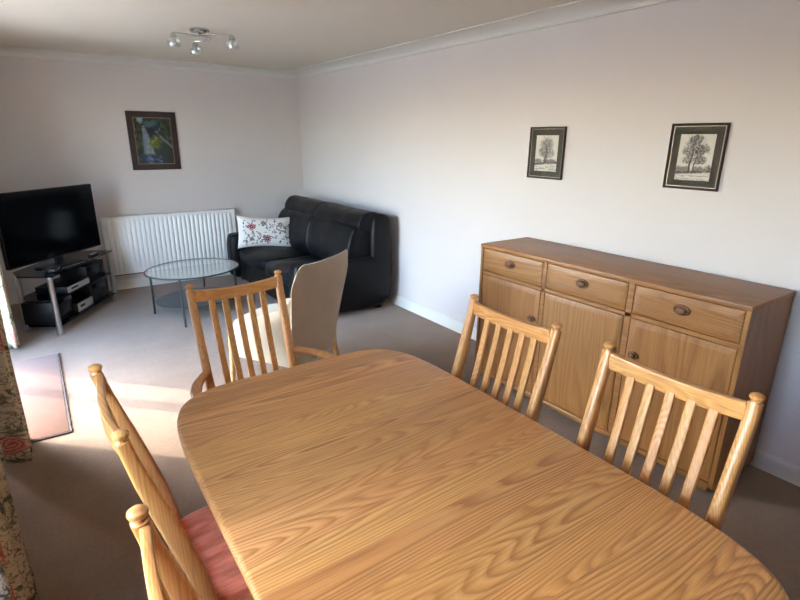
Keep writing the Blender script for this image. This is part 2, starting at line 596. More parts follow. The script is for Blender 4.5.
glazed_door('window_1', W1, 'white glazed patio door beside the television corner', [(4.385, 0.10)])
glazed_door('window_2', W2, 'white framed window beside the dining table', [(0.91, 0.07)])

# cornice, baseboards
def cornice_profile():
    pr = [(0.0, -0.066), (0.012, -0.062), (0.012, -0.055)]
    for k in range(9):
        a = k / 8 * PI / 2
        pr.append((0.16 - 0.145 * math.cos(a) * 1.0, -0.008 - 0.046 * (1 - math.sin(a))))
    pr += [(0.172, -0.008), (0.172, 0.0), (0.0, 0.0)]
    return pr
bm = nb(); prism(bm, [(XR - a, ZC + b) for a, b in cornice_profile()], YF, YB, axis='y')
struct('trim_1', bm, 'trim', 'coved plaster cornice along the sideboard wall', 'cornice', 25)
bm = nb(); prism(bm, [(YB - a, ZC + b) for a, b in cornice_profile()], XL, XR, axis='x')
struct('trim_2', bm, 'trim', 'coved plaster cornice along the radiator wall', 'cornice', 25)
bm = nb(); prism(bm, [(XL + a, ZC + b) for a, b in cornice_profile()], YF, YB, axis='y')
struct('trim_3', bm, 'trim', 'coved plaster cornice along the window wall', 'cornice', 25)
BP = [(0, 0), (0.016, 0), (0.016, 0.072), (0.012, 0.084), (0.007, 0.09), (0.006, 0.10), (0, 0.102)]
bm = nb(); prism(bm, [(XR - a, b) for a, b in BP], YF, YB, axis='y')
struct('baseboard_right', bm, 'trim', 'white skirting board along the sideboard wall', 'skirting board', 25)
bm = nb(); prism(bm, [(YB - a, b) for a, b in BP], XL, XR - 0.016, axis='x')
struct('baseboard_back', bm, 'trim', 'white skirting board under the radiator', 'skirting board', 25)
for i, (a_, b_) in enumerate([(W2[1], W1[0]), (W1[1], YB)]):
    bm = nb(); prism(bm, [(XL + a, b) for a, b in BP], a_ + 0.002, b_ - 0.018 * i, axis='y')
    struct('baseboard_left' if i == 0 else 'baseboard_left_far', bm, 'trim',
           ['white skirting board between the two curtained windows', 'white skirting board in the television corner'][i], 'skirting board', 25)

# ================================================================== DINING TABLE
TZ, TCX, TCY, TA, TB = 0.75, 0.735, 0.988, 0.503, 0.824
table = thing('dining_table', 'large golden ash dining table with rounded corners in the foreground', 'table', (TCX, TCY, 0), math.radians(-0.5))
def table_solid():
    bm = nb()
    n = 168
    rings = []
    for ins, z in [(0.016, TZ), (0.007, TZ - 0.0018), (0.002, TZ - 0.006), (0.0, TZ - 0.013), (0.001, TZ - 0.021), (0.006, TZ - 0.028), (0.02, TZ - 0.032)]:
        ring = []
        for j in range(n):
            a = 2 * PI * j / n
            ca, sa = math.cos(a), math.sin(a)
            e = 2 / 5.8
            x = math.copysign(abs(ca) ** e, ca) * (TA - ins)
            y = math.copysign(abs(sa) ** e, sa) * (TB - ins)
            ring.append(bm.verts.new((x, y, z)))
        rings.append(ring)
    for a, b in zip(rings, rings[1:]):
        for j in range(n):
            bm.faces.new((a[j], a[(j + 1) % n], b[(j + 1) % n], b[j]))
    bm.faces.new(rings[0]); bm.faces.new(rings[-1])
    bmesh.ops.recalc_face_normals(bm, faces=bm.faces)
    return bm
solid = table_solid()
cuts = [-TB - 0.01]
wds = [0.085, 0.10, 0.13, 0.075, 0.145, 0.11, 0.085, 0.155, 0.12, 0.10, 0.16, 0.095, 0.13, 0.09, 0.12]
y = -TB
for w_ in wds:
    y += w_
    if y > TB - 0.05:
        break
    cuts.append(y)
cuts.append(TB + 0.01)
for a_, b_ in zip(cuts, cuts[1:]):
    bm = solid.copy()
    for co, no in (((0, a_ + 0.0002, 0), (0, -1, 0)), ((0, b_ - 0.0002, 0), (0, 1, 0))):
        r = bmesh.ops.bisect_plane(bm, geom=bm.verts[:] + bm.edges[:] + bm.faces[:], plane_co=co, plane_no=no, clear_outer=True)
        es = [g for g in r['geom_cut'] if isinstance(g, bmesh.types.BMEdge)]
        if es:
            bmesh.ops.edgenet_fill(bm, edges=es)
    obj('board', bm, 'table_wood', table, 35)
solid.free()
bm = nb()
for s in (-1, 1):
    box(bm, s * 0.36 - 0.011, s * 0.36 + 0.011, -0.60, 0.60, 0.635, 0.7175, 0.003)
    box(bm, -0.36, 0.36, s * 0.60 - 0.011, s * 0.60 + 0.011, 0.635, 0.7175, 0.003)
obj('apron', bm, 'table_wood', table)
for sx in (-1, 1):
    for sy in (-1, 1):
        bm = nb()
        sweep(bm, [(sx * 0.345, sy * 0.58, 0.7175), (sx * 0.345, sy * 0.58, 0.62), (sx * 0.35, sy * 0.585, 0.35), (sx * 0.355, sy * 0.59, 0.0)],
              [0.034, 0.034, 0.03, 0.022], [0.034, 0.034, 0.03, 0.022], (1, 0, 0), 16, 2.6)
        obj('leg', bm, 'table_wood_z', table)

# ================================================================== DINING CHAIRS
PZ = [0.0, 0.12, 0.25, 0.38, 0.45, 0.50, 0.60, 0.70, 0.80, 0.90, 0.96, 1.02]
PY = [-0.060, -0.030, -0.010, -0.001, 0.0, -0.003, -0.022, -0.050, -0.078, -0.106, -0.121, -0.134]
PH = [0.014, 0.016, 0.019, 0.022, 0.0225, 0.0225, 0.023, 0.023, 0.022, 0.0185, 0.016, 0.015]
def py(z):
    return float(np.interp(z, PZ, PY))
SEAT_B, SEAT_F, SEAT_D = 0.195, 0.225, 0.41   # half widths back / front, depth
POST_T, POST_S = 0.204, 0.196
def post_x(z):
    return POST_S + (POST_T - POST_S) * max(0, (z - 0.45) / 0.55)

def build_chair(name, label, arms, loc, rz, group):
    t = thing(name, label, 'chair', loc, rz, group)
    for s in (-1, 1):
        bm = nb()
        zs = [0.0, 0.06, 0.12, 0.18, 0.25, 0.32, 0.38, 0.45, 0.50, 0.55, 0.60, 0.65, 0.70, 0.75, 0.80, 0.85, 0.90, 0.95, 1.015]
        sweep(bm, [(s * post_x(z), py(z), z) for z in zs], [0.0165 if z > 0.3 else 0.0145 for z in zs],
              [float(np.interp(z, PZ, PH)) for z in zs], (0, 1, 0), 16, 3.4)
        post = obj('back_post', bm, 'chair_z', t)
        bm = nb()
        lathe(bm, [(0.0140, -0.002), (0.0112, 0.002), (0.0112, 0.008), (0.0160, 0.0105), (0.0178, 0.0145), (0.0170, 0.0195), (0.0120, 0.0235), (0.006, 0.0255), (0.001, 0.026)],
              (s * post_x(1.015), py(1.015), 1.015), 16)
        obj('finial', bm, 'chair_z', post)
        bm = nb()
        sweep(bm, [(s * SEAT_F * 0.9, SEAT_D - 0.03, 0.415), (s * SEAT_F * 0.91, SEAT_D - 0.03, 0.25), (s * SEAT_F * 0.93, SEAT_D - 0.02, 0.0)],
              [0.019, 0.018, 0.013], [0.019, 0.018, 0.013], (0, 1, 0), 12, 2.4)
        obj('front_leg', bm, 'chair_z', t)
        bm = nb()
        sweep(bm, [(s * 0.2, py(0.2), 0.2), (s * 0.205, SEAT_D * 0.5, 0.205), (s * SEAT_F * 0.91, SEAT_D - 0.03, 0.21)], 0.009, 0.012, (0, 0, 1), 10, 2.2)
        obj('stretcher', bm, 'chair_y', t)
    # curved top rail
    bm = nb()
    k = 13
    pts = []
    for i in range(k):
        f = -1 + 2 * i / (k - 1)
        pts.append((f * (POST_T - 0.012), py(0.98) - 0.001 - 0.014 * (1 - f * f), 0.987 - 0.016 * (1 - f * f)))
    sweep(bm, pts, 0.0095, 0.0255, (0, 0, 1), 24, 7.0)
    obj('top_rail', bm, 'chair_x', t)
    bm = nb()
    sweep(bm, [(-POST_S, py(0.5), 0.49), (0, py(0.5) - 0.012, 0.49), (POST_S, py(0.5), 0.49)], 0.010, 0.018, (0, 0, 1), 12, 4.0)
    obj('lower_rail', bm, 'chair_x', t)
    for i in range(5):
        f = (i - 2) * 0.29
        bm = nb()
        zs = [0.485, 0.53, 0.58, 0.64, 0.70, 0.76, 0.82, 0.88, 0.92, 0.958]
        pts = []
        for z in zs:
            u = (z - 0.485) / (0.958 - 0.485)
            fx = f * (post_x(z))
            bow = (1 - f * f) * (0.010 + 0.006 * u)
            pts.append((fx, py(z) - bow - 0.010 * math.sin(PI * u), z))
        sweep(bm, pts, [0.0135] * 10, 0.0075, (0, 1, 0), 20, 5.0)
        obj('slat', bm, 'chair_z', t)
    # seat frame and pad
    def seat_poly(g, y0, y1):
        return [(-SEAT_B - g, y0), (SEAT_B + g, y0), (SEAT_F + g, y1 - 0.03), (SEAT_F + g - 0.03, y1), (-SEAT_F - g + 0.03, y1), (-SEAT_F - g, y1 - 0.03)]
    bm = nb(); prism(bm, seat_poly(0.0, -0.012, SEAT_D), 0.392, 0.432, 0.006, 2)
    obj('seat_frame', bm, 'chair_x', t)
    bm = nb()
    pillowbox(bm, -1, 1, -1, 1, -1, 1, 10.0, 0.0, nv=14)
    for v in bm.verts:
        q = v.co.copy()
        u = (q.y + 1) / 2
        hwid = (SEAT_B - 0.006) * (1 - u) + (SEAT_F - 0.004) * u
        v.co = Vector((q.x * hwid, 0.002 + u * (SEAT_D - 0.01), 0.452 + q.z * 0.022 + (0.012 * (1 - q.x ** 2) * (1 - q.y ** 2) if q.z > 0 else 0)))
    obj('seat_pad', bm, 'coral', t)
    if arms:
        for s in (-1, 1):
            bm = nb()
            pth = [(0.208, -0.020, 0.676), (0.236, 0.012, 0.672), (0.272, 0.055, 0.668), (0.298, 0.11, 0.664), (0.310, 0.18, 0.660), (0.310, 0.26, 0.656), (0.303, 0.33, 0.652), (0.298, 0.37, 0.648)]
            sweep(bm, [(s * a, b, c) for a, b, c in pth], [0.014, 0.017, 0.020, 0.023, 0.024, 0.024, 0.025, 0.018], [0.013, 0.014, 0.0145, 0.0145, 0.014, 0.014, 0.014, 0.011], (0, 0, 1), 14, 2.6)
            arm = obj('arm', bm, 'chair_y', t)
            bm = nb()
            sweep(bm, [(s * 0.303, 0.31, 0.648), (s * 0.275, 0.315, 0.55), (s * 0.236, 0.33, 0.41)], 0.012, 0.014, (0, 1, 0), 12, 2.3)
            obj('arm_support', bm, 'chair_z', arm)
    return t

def copy_tree(o, parent=None):
    c = o.copy()
    C.objects.link(c)
    c.parent = parent
    for ch in list(o.children):
        copy_tree(ch, c)
    return c

GRP = 'slatted dining chairs around the table'
sidechair = build_chair('dining_chair', 'slat-back ash dining chair between the table and the sideboard, farther from the camera', False,
                        (1.255, 1.237, 0), math.radians(90 + 0.3), GRP)
spots = [((1.252, 0.622, 0), 90 + 0.8, 'slat-back ash dining chair in front of the sideboard, nearest the bottom right corner'),
         ((0.194, 1.322, 0), -89.0, 'ash dining chair with visible coral seat pad at the curtain side of the table'),
         ((0.188, 0.632, 0), -89.6, 'ash dining chair cut off by the bottom left edge, one post showing')]
for loc, rz, lab in spots:
    c = copy_tree(sidechair)
    c.location = loc
    c.rotation_euler = (0, 0, math.radians(rz))
    c['label'] = lab
build_chair('carver_chair', 'ash carver chair with bowed arms at the far end of the table', True, (0.687, 2.102, 0), math.radians(180 + 4.25), GRP)

# ================================================================== SIDEBOARD
SX0, SX1, SY0, SY1, SH = 2.418, 2.874, 0.823, 2.471, 0.969
sb = thing('sideboard', 'long brown wooden sideboard with three drawers above three doors', 'sideboard', (0, 0, 0))
bm = nb(); box(bm, SX0 - 0.004, SX1, SY0 - 0.003, SY1 + 0.003, SH - 0.024, SH, 0.004)
obj('top', bm, 'side_y', sb)
for (a_, b_) in ((SY0, SY0 + 0.02), (SY1 - 0.02, SY1)):
    bm = nb()
    prism(bm, [(SX0 + 0.05, 0.028), (SX0 + 0.02, 0.034), (SX0 + 0.006, 0.05), (SX0, 0.075), (SX0, SH - 0.0245), (SX1, SH - 0.0245), (SX1, 0.028)], a_, b_, axis='y')
    obj('side_panel', bm, 'side_z', sb)
YD = [SY0 + 0.02, 1.357, 1.390, 1.915, 1.942, SY1 - 0.02]
bm = nb()
box(bm, SX0 + 0.012, SX1 - 0.02, SY0 + 0.02, SY1 - 0.02, 0.07, 0.09)
for a_, b_ in ((YD[1], YD[2]), (YD[3], YD[4])):
    box(bm, SX0 + 0.004, SX1 - 0.02, a_, b_, 0.0901, SH - 0.0245)
box(bm, SX0 + 0.004, SX0 + 0.06, SY0 + 0.02, SY1 - 0.02, 0.766, 0.787)
box(bm, SX0 + 0.06, SX1 - 0.02, SY0 + 0.02, SY1 - 0.02, 0.768, 0.785)
obj('carcass', bm, 'side_y', sb)
bm = nb(); box(bm, SX1 - 0.0199, SX1 - 0.008, SY0 + 0.02, SY1 - 0.02, 0.04, SH - 0.0245)
obj('back_panel', bm, 'side_z', sb)
bm = nb(); box(bm, SX0 + 0.001, SX0 + 0.03, SY0 + 0.02, SY1 - 0.02, 0.036, 0.0699, 0.008)
obj('plinth', bm, 'side_y', sb)
for a_, b_ in ((SX0 + 0.035, SX0 + 0.085), (SX1 - 0.1, SX1 - 0.05)):
    for y_ in (SY0 + 0.06, SY1 - 0.06):
        bm = nb(); box(bm, a_, b_, y_ - 0.025, y_ + 0.025, 0.0, 0.0699, 0.004)
        obj('foot', bm, 'side_z', sb)
def raised_panel(y0, y1, z0, z1, mat, name):
    """slab front with a shallow sloping border round a flat field"""
    bm = nb()
    g = 0.003
    y0, y1, z0, z1 = y0 + g, y1 - g, z0 + g, z1 - g
    rings = []
    for ins, x in [(0, SX0 + 0.022), (0, SX0 + 0.006), (0.003, SX0 + 0.003), (0.032, SX0 - 0.002), (0.035, SX0 - 0.002)]:
        rings.append([bm.verts.new((x, yy, zz)) for yy, zz in ((y0 + ins, z0 + ins), (y1 - ins, z0 + ins), (y1 - ins, z1 - ins), (y0 + ins, z1 - ins))])
    for a, b in zip(rings, rings[1:]):
        for j in range(4):
            bm.faces.new((a[j], a[(j + 1) % 4], b[(j + 1) % 4], b[j]))
    bm.faces.new(rings[0]); bm.faces.new(rings[-1])
    return obj(name, bm, mat, sb, 12)
def knob(parent, yy, zz, s=1.0):
    # oval turned knob with a raised rim
    bm = nb()
    rot = Matrix.Rotation(-PI / 2, 4, 'Y')
    stretch = Matrix.Diagonal((1, 1.45, 0.95, 1))
    lathe(bm, [(0.020 * s, -0.001), (0.027 * s, 0.001), (0.028 * s, 0.006), (0.0265 * s, 0.010), (0.022 * s, 0.011), (0.019 * s, 0.008), (0.0155 * s, 0.008), (0.017 * s, 0.014), (0.0165 * s, 0.019), (0.012 * s, 0.023), (0.002 * s, 0.024)],
          (SX0 - 0.002, yy, zz), 24, stretch @ rot)
    return obj('knob', bm, 'knob', parent)
for k in range(3):
    y0, y1 = YD[2 * k], YD[2 * k + 1]
    d = raised_panel(y0, y1, 0.787, SH - 0.0245, 'side_y', 'drawer')
    knob(d, (y0 + y1) / 2 + 0.006, 0.876)
    d = raised_panel(y0, y1, 0.0705, 0.766, 'side_z', 'door')
    knob(d, [y1 - 0.05, y0 + 0.05, y0 + 0.05][k], 0.572, 0.75)

# ================================================================== PICTURES
rng = np.random.default_rng(3)
def fbm(U, V, s, seed, oct=4):
    out = np.zeros_like(U); amp = 1.0; tot = 0
    r = np.random.default_rng(seed)
    for o in range(oct):
        g = r.random((40, 40))
        x, y = U * s, V * s
        xi, yi = np.floor(x).astype(int), np.floor(y).astype(int)
        fx, fy = x - xi, y - yi
        fx, fy = fx * fx * (3 - 2 * fx), fy * fy * (3 - 2 * fy)
        a, b, c, d = g[yi % 40, xi % 40], g[yi % 40, (xi + 1) % 40], g[(yi + 1) % 40, xi % 40], g[(yi + 1) % 40, (xi + 1) % 40]
        out += amp * ((a * (1 - fx) + b * fx) * (1 - fy) + (c * (1 - fx) + d * fx) * fy)
        tot += amp; amp *= 0.55; s *= 2.1
    return out / tot
def sst(a, b, x):
    t = np.clip((x - a) / (b - a), 0, 1)
    return t * t * (3 - 2 * t)
def lerp(c, k, m):
    return c * (1 - m[..., None]) + np.array(k, float) * m[..., None]

def waterfall(U, V):      # V up
    n1, n2, n3 = fbm(U, V, 7, 1), fbm(U, V, 16, 2), fbm(U, V, 4, 5)
    c = np.zeros(U.shape + (3,)) + np.array((26, 40, 32.0))
    c = lerp(c, (46, 66, 48), sst(.45, .65, n1))
    c = lerp(c, (96, 112, 78), sst(.58, .75, n2) * .7)
    # sky gap, upper left
    c = lerp(c, (150, 168, 190), sst(.12, .03, np.abs(U - .2 - .1 * (n1 - .5))) * sst(.84, .95, V + .1 * (n2 - .5)))
    # blue ridge and bridge ledge
    c = lerp(c, (70, 104, 122), sst(.09, .03, np.abs(V - .86 + .1 * (n1 - .5))) * sst(.2, .35, U) * sst(.75, .5, U))
    c = lerp(c, (150, 160, 176), sst(.022, .008, np.abs(V - .79 + .08 * (U - .5))) * sst(.18, .26, U) * sst(.7, .5, U))
    # plunge rocks
    c = lerp(c, (30, 38, 52), sst(.14, .08, np.abs(V - .70 + .06 * (n1 - .5))) * sst(.25, .34, U) * sst(.72, .6, U))
    c = lerp(c, (128, 142, 160), sst(.5, .7, n2) * sst(.10, .05, np.abs(V - .69)) * sst(.45, .52, U) * sst(.75, .66, U))
    # stream running down the left
    cen = .27 + .18 * np.clip(.75 - V, 0, 1) ** 1.3 + .08 * (n3 - .5)
    wd = .06 + .22 * np.clip(.8 - V, 0, 1)
    st = sst(1.1, .6, np.abs(U - cen) / wd) * sst(.82, .76, V) * sst(.14, .26, V)
    c = lerp(c, (146, 156, 168), st * (.55 + .5 * n2))
    # pool at the foot
    pool = sst(.22, .14, V + .04 * (n1 - .5)) 
    c = lerp(c, (34, 48, 78), pool)
    c = lerp(c, (104, 124, 156), pool * sst(.55, .7, fbm(U * .5, V * 3, 12, 9)))
    # yellow-green bush in the middle
    b = sst(1.15, .75, np.hypot((U - .55) / .19, (V - .47) / .14) + .8 * (n2 - .5))
    c = lerp(c, (84, 96, 36), b)
    c = lerp(c, (146, 142, 72), b * sst(.52, .66, fbm(U, V, 24, 8)))
    # pale bank on the right
    bank = sst(.06, .02, np.abs(V - (.62 - .75 * (U - .66)))) * sst(.62, .7, U)
    c = lerp(c, (152, 140, 158), bank * (.5 + .6 * n1))
    c = lerp(c, (22, 36, 34), sst(.02, .1, (.54 - .75 * (U - .66)) - V) * sst(.6, .72, U) * .85)
    # left foliage
    c = lerp(c, (112, 118, 50), sst(.1, .02, U) * sst(.5, .6, n2) * .8)
    return c

def tree_print(trunk_x, crown, seed, ground=.20):
    def fn(U, V):
        c = np.zeros(U.shape + (3,)) + np.array((202, 196, 184.0))
        n1, n2, n3 = fbm(U, V, 9, seed), fbm(U, V, 26, seed + 1), fbm(U, V, 40, seed + 2, 2)
        ink = np.zeros_like(U)
        for (cx, cy, rx, ry, dn) in crown:
            d = np.hypot((U - cx) / rx, (V - cy) / ry) + .7 * (n1 - .5) + .5 * (n2 - .5)
            ink = np.maximum(ink, sst(1.05, .55, d) * dn * (.55 + .75 * sst(.38, .6, n3)))
        for tx, lean, top, w in trunk_x:
            cx = tx + lean * (V - ground) + .015 * np.sin(V * 14)
            w_ = w * (1.3 - V)
            ink = np.maximum(ink, .95 * sst(w_, w_ * .5, np.abs(U - cx)) * sst(top, top - .06, V) * sst(ground - .03, ground, V))
            for k in range(9):
                b0 = ground + .12 + k * (top - ground - .16) / 9
                sg = 1 if k % 2 else -1
                t = (U - (tx + lean * (b0 - ground))) * sg
                ln = b0 + t * (.9 + .12 * k) 
                ink = np.maximum(ink, .7 * sst(.012, .004, np.abs(V - ln)) * sst(0, .01, t) * sst(.22, .16, t))
        # hedges and ground strokes
        for k in range(6):
            cx = ((k * .37 + seed * .13) % 1.0)
            ink = np.maximum(ink, .62 * sst(1.1, .5, np.hypot((U - cx) / .13, (V - ground - .05) / .07) + .9 * (n2 - .5)) * (.6 + .6 * n3))
        gl = ground - .02 + .06 * (U - .3) + .03 * (n1 - .5)
        ink = np.maximum(ink, .85 * sst(.045, .015, np.abs(V - gl)) * sst(.35, .62, n2 + .25 * (1 - U)))
        ink = np.maximum(ink, .35 * sst(.5, .7, fbm(U * .6, V * 5, 14, seed + 7)) * sst(ground, ground - .08, V))
        return lerp(c, (58, 50, 48), np.clip(ink, 0, .95))
    return fn

def frame_ring(bm, P, w0, w1, h, prof):
    """mitred frame; P(u,v,d) maps metres (u across, v up, d off the wall); prof = [(inset, depth)]"""
    rings = []
    for ins, d in prof:
        rings.append([bm.verts.new(P(a, b, d)) for a, b in ((ins, ins), (w0 - ins, ins), (w0 - ins, w1 - ins), (ins, w1 - ins))])
    for a, b in zip(rings, rings[1:] + rings[:1]):
        for j in range(4):
            bm.faces.new((a[j], a[(j + 1) % 4], b[(j + 1) % 4], b[j]))
def picture(label, P, w, h, fw_, mat_fr, line_mat, line, mount, art_fn, res):
    root = thing('framed_picture', label, 'picture', (0, 0, 0), 0, 'framed pictures on the walls')
    bm = nb(); frame_ring(bm, P, w, h, 0, [(0, 0.002), (0, 0.016), (0.004, 0.02), (fw_ * 0.6, 0.018), (fw_, 0.012), (fw_, 0.002)])
    obj('frame', bm, mat_fr, root, 20)
    i0 = line[0]
    bm = nb(); frame_ring(bm, P, w, h, 0, [(i0, line[2]), (i0, line[2] + 0.0015), (i0 + line[1], line[2] + 0.0015), (i0 + line[1], line[2])])
    obj('fillet', bm, line_mat, root, 20)
    if mount:
        mu, mv0, mv1 = mount
        bm = nb()
        rings = []
        for (ia, ib, ic, d) in ((fw_ - 0.002, fw_ - 0.002, fw_ - 0.002, 0.007), (mu, mv0, mv1, 0.007), (mu + 0.002, mv0 + 0.002, mv1 + 0.002, 0.005)):
            rings.append([bm.verts.new(P(a, b, d)) for a, b in ((ia, ib), (w - ia, ib), (w - ia, h - ic), (ia, h - ic))])
        for a, b in zip(rings, rings[1:]):
            for j in range(4):
                bm.faces.new((a[j], a[(j + 1) % 4], b[(j + 1) % 4], b[j]))
        obj('mount', bm, 'mount', root, 20)
        a0, b0, b1 = mu, mv0, mv1
    else:
        a0, b0, b1 = fw_, fw_, fw_
    grid_paint('print', w, h, res[0], res[1], art_fn, lambda u, v: P(a0 + u * (w - 2 * a0), b0 + v * (h - b0 - b1), 0.0052), 'art', root)
    bm = nb()
    q = [bm.verts.new(P(a, b, 0.0095)) for a, b in ((fw_, fw_), (w - fw_, fw_), (w - fw_, h - fw_), (fw_, h - fw_))]
    bm.faces.new(q)
    obj('glazing', bm, 'picture_glass', root, 0)
    bm = nb()
    q = [bm.verts.new(P(a, b, 0.002)) for a, b in ((0.002, 0.002), (w - 0.002, 0.002), (w - 0.002, h - 0.002), (0.002, h - 0.002))]
    bm.faces.new(q)
    obj('backing', bm, mat_fr, root, 0)
    return root
crown2 = [(.48, .86, .24, .14, .62), (.60, .66, .27, .16, .68), (.30, .62, .21, .15, .55), (.64, .46, .21, .12, .6), (.28, .44, .18, .10, .5), (.45, .74, .26, .17, .55), (.90, .27, .13, .09, .75)]
crown1 = [(.50, .72, .30, .24, .46), (.36, .55, .22, .16, .45), (.64, .52, .22, .17, .45), (.5, .42, .16, .12, .4)]
# P: u runs left-to-right as seen, v up
picture('framed tree drawing in a dark frame, nearer the room corner', lambda u, v, d: (XR - d, 2.530 - u, 1.385 + v), 0.293, 0.338, 0.011, 'frame_dark', 'frame_line', (0.0125, 0.0025, 0.007),
        (0.052, 0.048, 0.052), tree_print([(.47, .03, .8, .03), (.52, .05, .7, .02)], crown1, 21, .24), (80, 96))
picture('framed tree drawing in a dark frame, above the right half of the sideboard', lambda u, v, d: (XR - d, 1.543 - u, 1.391 + v), 0.288, 0.337, 0.011, 'frame_dark', 'frame_line', (0.013, 0.0028, 0.007),
        (0.052, 0.046, 0.052), tree_print([(.38, .08, .86, .035), (.50, .12, .66, .022)], crown2, 40, .20), (90, 108))
picture('dark framed painting of a waterfall above the radiator', lambda u, v, d: (0.916 + u, YB - d, 1.292 + v), 0.492, 0.603, 0.062, 'frame_red', 'gold_line', (0.058, 0.008, 0.012),
        None, waterfall, (110, 130))

# ================================================================== RADIATOR
rad = thing('radiator', 'white panel radiator mounted on the end wall', 'radiator', (0, 0, 0))
RX0, RX1, RZ0, RZ1, RYF = 0.535, 1.935, 0.185, 0.818, 6.223
bm = nb()
nfl = 28
px, pz = [], []
prof = []
flat = 0.035
pitch_ = (RX1 - RX0 - 2 * flat) / nfl
prof.append((RX0, 0.0)); prof.append((RX0 + flat * 0.6, 0.0))
for i in range(nfl):
    x0 = RX0 + flat + i * pitch_
    prof += [(x0 + pitch_ * 0.08, 0.0), (x0 + pitch_ * 0.24, -0.012), (x0 + pitch_ * 0.40, -0.0135), (x0 + pitch_ * 0.60, -0.0135), (x0 + pitch_ * 0.76, -0.012), (x0 + pitch_ * 0.92, 0.0)]
prof.append((RX1 - flat * 0.6, 0.0)); prof.append((RX1, 0.0))
zrows = [(RZ0, 0), (RZ0 + 0.035, 0), (RZ0 + 0.055, 1), (RZ1 - 0.06, 1), (RZ1 - 0.042, 0), (RZ1 - 0.010, 0)]
gf = [[bm.verts.new((x, RYF + 0.004 + d * k, z)) for x, d in prof] for z, k in zrows]
gb = [[bm.verts.new((x, RYF + 0.010, z)) for x, d in prof] for z, k in zrows]
np_ = len(prof)
for g_ in (gf, gb):
    for a, b in zip(g_, g_[1:]):
        for j in range(np_ - 1):
            bm.faces.new((a[j], a[j + 1], b[j + 1], b[j]))
for j in range(np_ - 1):
    bm.faces.new((gf[0][j], gf[0][j + 1], gb[0][j + 1], gb[0][j]))
    bm.faces.new((gf[-1][j], gf[-1][j + 1], gb[-1][j + 1], gb[-1][j]))
for i in range(len(zrows) - 1):
    bm.faces.new((gf[i][0], gf[i + 1][0], gb[i + 1][0], gb[i][0]))
    bm.faces.new((gf[i][-1], gf[i + 1][-1], gb[i + 1][-1], gb[i][-1]))
obj('front_panel', bm, 'radiator', rad, 50)
bm = nb(); box(bm, RX0 - 0.006, RX1 + 0.006, RYF - 0.004, YB - 0.03, RZ1 - 0.0095, RZ1, 0.003)
obj('top_grille', bm, 'radiator', rad)
for x in (RX0 - 0.006, RX1 + 0.001):
    bm = nb(); box(bm, x, x + 0.005, RYF, YB - 0.03, RZ0 + 0.01, RZ1 - 0.0096, 0.002)
    obj('side_cap', bm, 'radiator', rad)
bm = nb(); box(bm, RX0, RX1, YB - 0.035, YB - 0.025, RZ0, RZ1 - 0.02, 0.003)
for x in (RX0 + 0.2, RX1 - 0.2):
    box(bm, x - 0.02, x + 0.02, YB - 0.025, YB - 0.001, RZ0 + 0.05, RZ1 - 0.08)
obj('back_panel', bm, 'radiator', rad)
bm = nb()
sweep(bm, [(RX0 + 0.02, RYF + 0.04, RZ0 - 0.012), (RX1, RYF + 0.04, RZ0 - 0.012)], 0.0075, 0.0075, (0, 0, 1), 10)
sweep(bm, [(RX0 + 0.04, RYF + 0.04, RZ0 - 0.012), (RX0 + 0.04, RYF + 0.04, RZ0 + 0.03)], 0.0075, 0.0075, (0, 1, 0), 10)
sweep(bm, [(RX1 - 0.04, RYF + 0.04, 0.0), (RX1 - 0.04, RYF + 0.04, RZ0 + 0.03)], 0.0075, 0.0075, (0, 1, 0), 10)
obj('pipe', bm, 'copper', rad)

# ================================================================== TELEVISION CORNER
SA = math.radians(58)
stand = thing('tv_stand', 'black glass corner stand with chrome legs under the television', 'tv stand', (0.108, 5.565, 0), SA)
# local: x along the front edge, -y to the room
ST_W, ST_D, ST_Z = 0.53, 0.20, 0.525
def shelf(name, z, w, d, mat, th=0.010):
    bm = nb()
    poly = [(-w, -d), (w, -d), (w, d * 0.35), (w * 0.72, d), (-w * 0.72, d), (-w, d * 0.35)]
    prism(bm, poly, z - th, z, 0.002, 1)
    return obj(name, bm, mat, stand)
shelf('top_shelf', ST_Z, ST_W, ST_D, 'black_glass', 0.012)
shelf('middle_shelf', 0.30, ST_W * 0.93, ST_D * 0.9, 'black_glass', 0.008)
shelf('bottom_shelf', 0.085, ST_W * 0.97, ST_D * 0.95, 'black_glass', 0.010)
for (lx, ly) in ((-ST_W + 0.03, -ST_D + 0.03), (ST_W - 0.03, -ST_D + 0.03), (-ST_W * 0.72, ST_D - 0.03), (ST_W * 0.72, ST_D - 0.03)):
    bm = nb()
    lathe(bm, [(0.024, 0.0), (0.025, 0.004), (0.0245, 0.03), (0.0225, 0.032), (0.0225, ST_Z - 0.03), (0.025, ST_Z - 0.026), (0.025, ST_Z - 0.0125)], (lx, ly, 0), 18)
    obj('leg', bm, 'steel', stand)

TA_ = math.radians(46.5)
tvc = Vector((0.46 - 0.525 * math.cos(TA_), 5.80 - 0.525 * math.sin(TA_), 0))
tv = thing('television', 'black flat-screen television on the glass corner stand', 'television', (tvc.x, tvc.y, ST_Z), TA_)
TVZ0, TVZ1, TVW = 0.605 - ST_Z, 1.205 - ST_Z, 0.525
bm = nb(); box(bm, -TVW, TVW, 0.0, 0.035, TVZ0, TVZ1, 0.005)
box(bm, -0.33, 0.33, 0.0351, 0.065, TVZ0 + 0.05, TVZ1 - 0.22, 0.012)
obj('casing', bm, 'black_plastic', tv)
bm = nb(); box(bm, -TVW + 0.006, TVW - 0.006, -0.0015, -0.0001, TVZ0 + 0.014, TVZ1 - 0.006)
obj('screen', bm, 'screen', tv)
bm = nb(); box(bm, -0.17, 0.20, -0.10, 0.12, 0.0005, 0.012, 0.004)
obj('base', bm, 'black_plastic', tv)
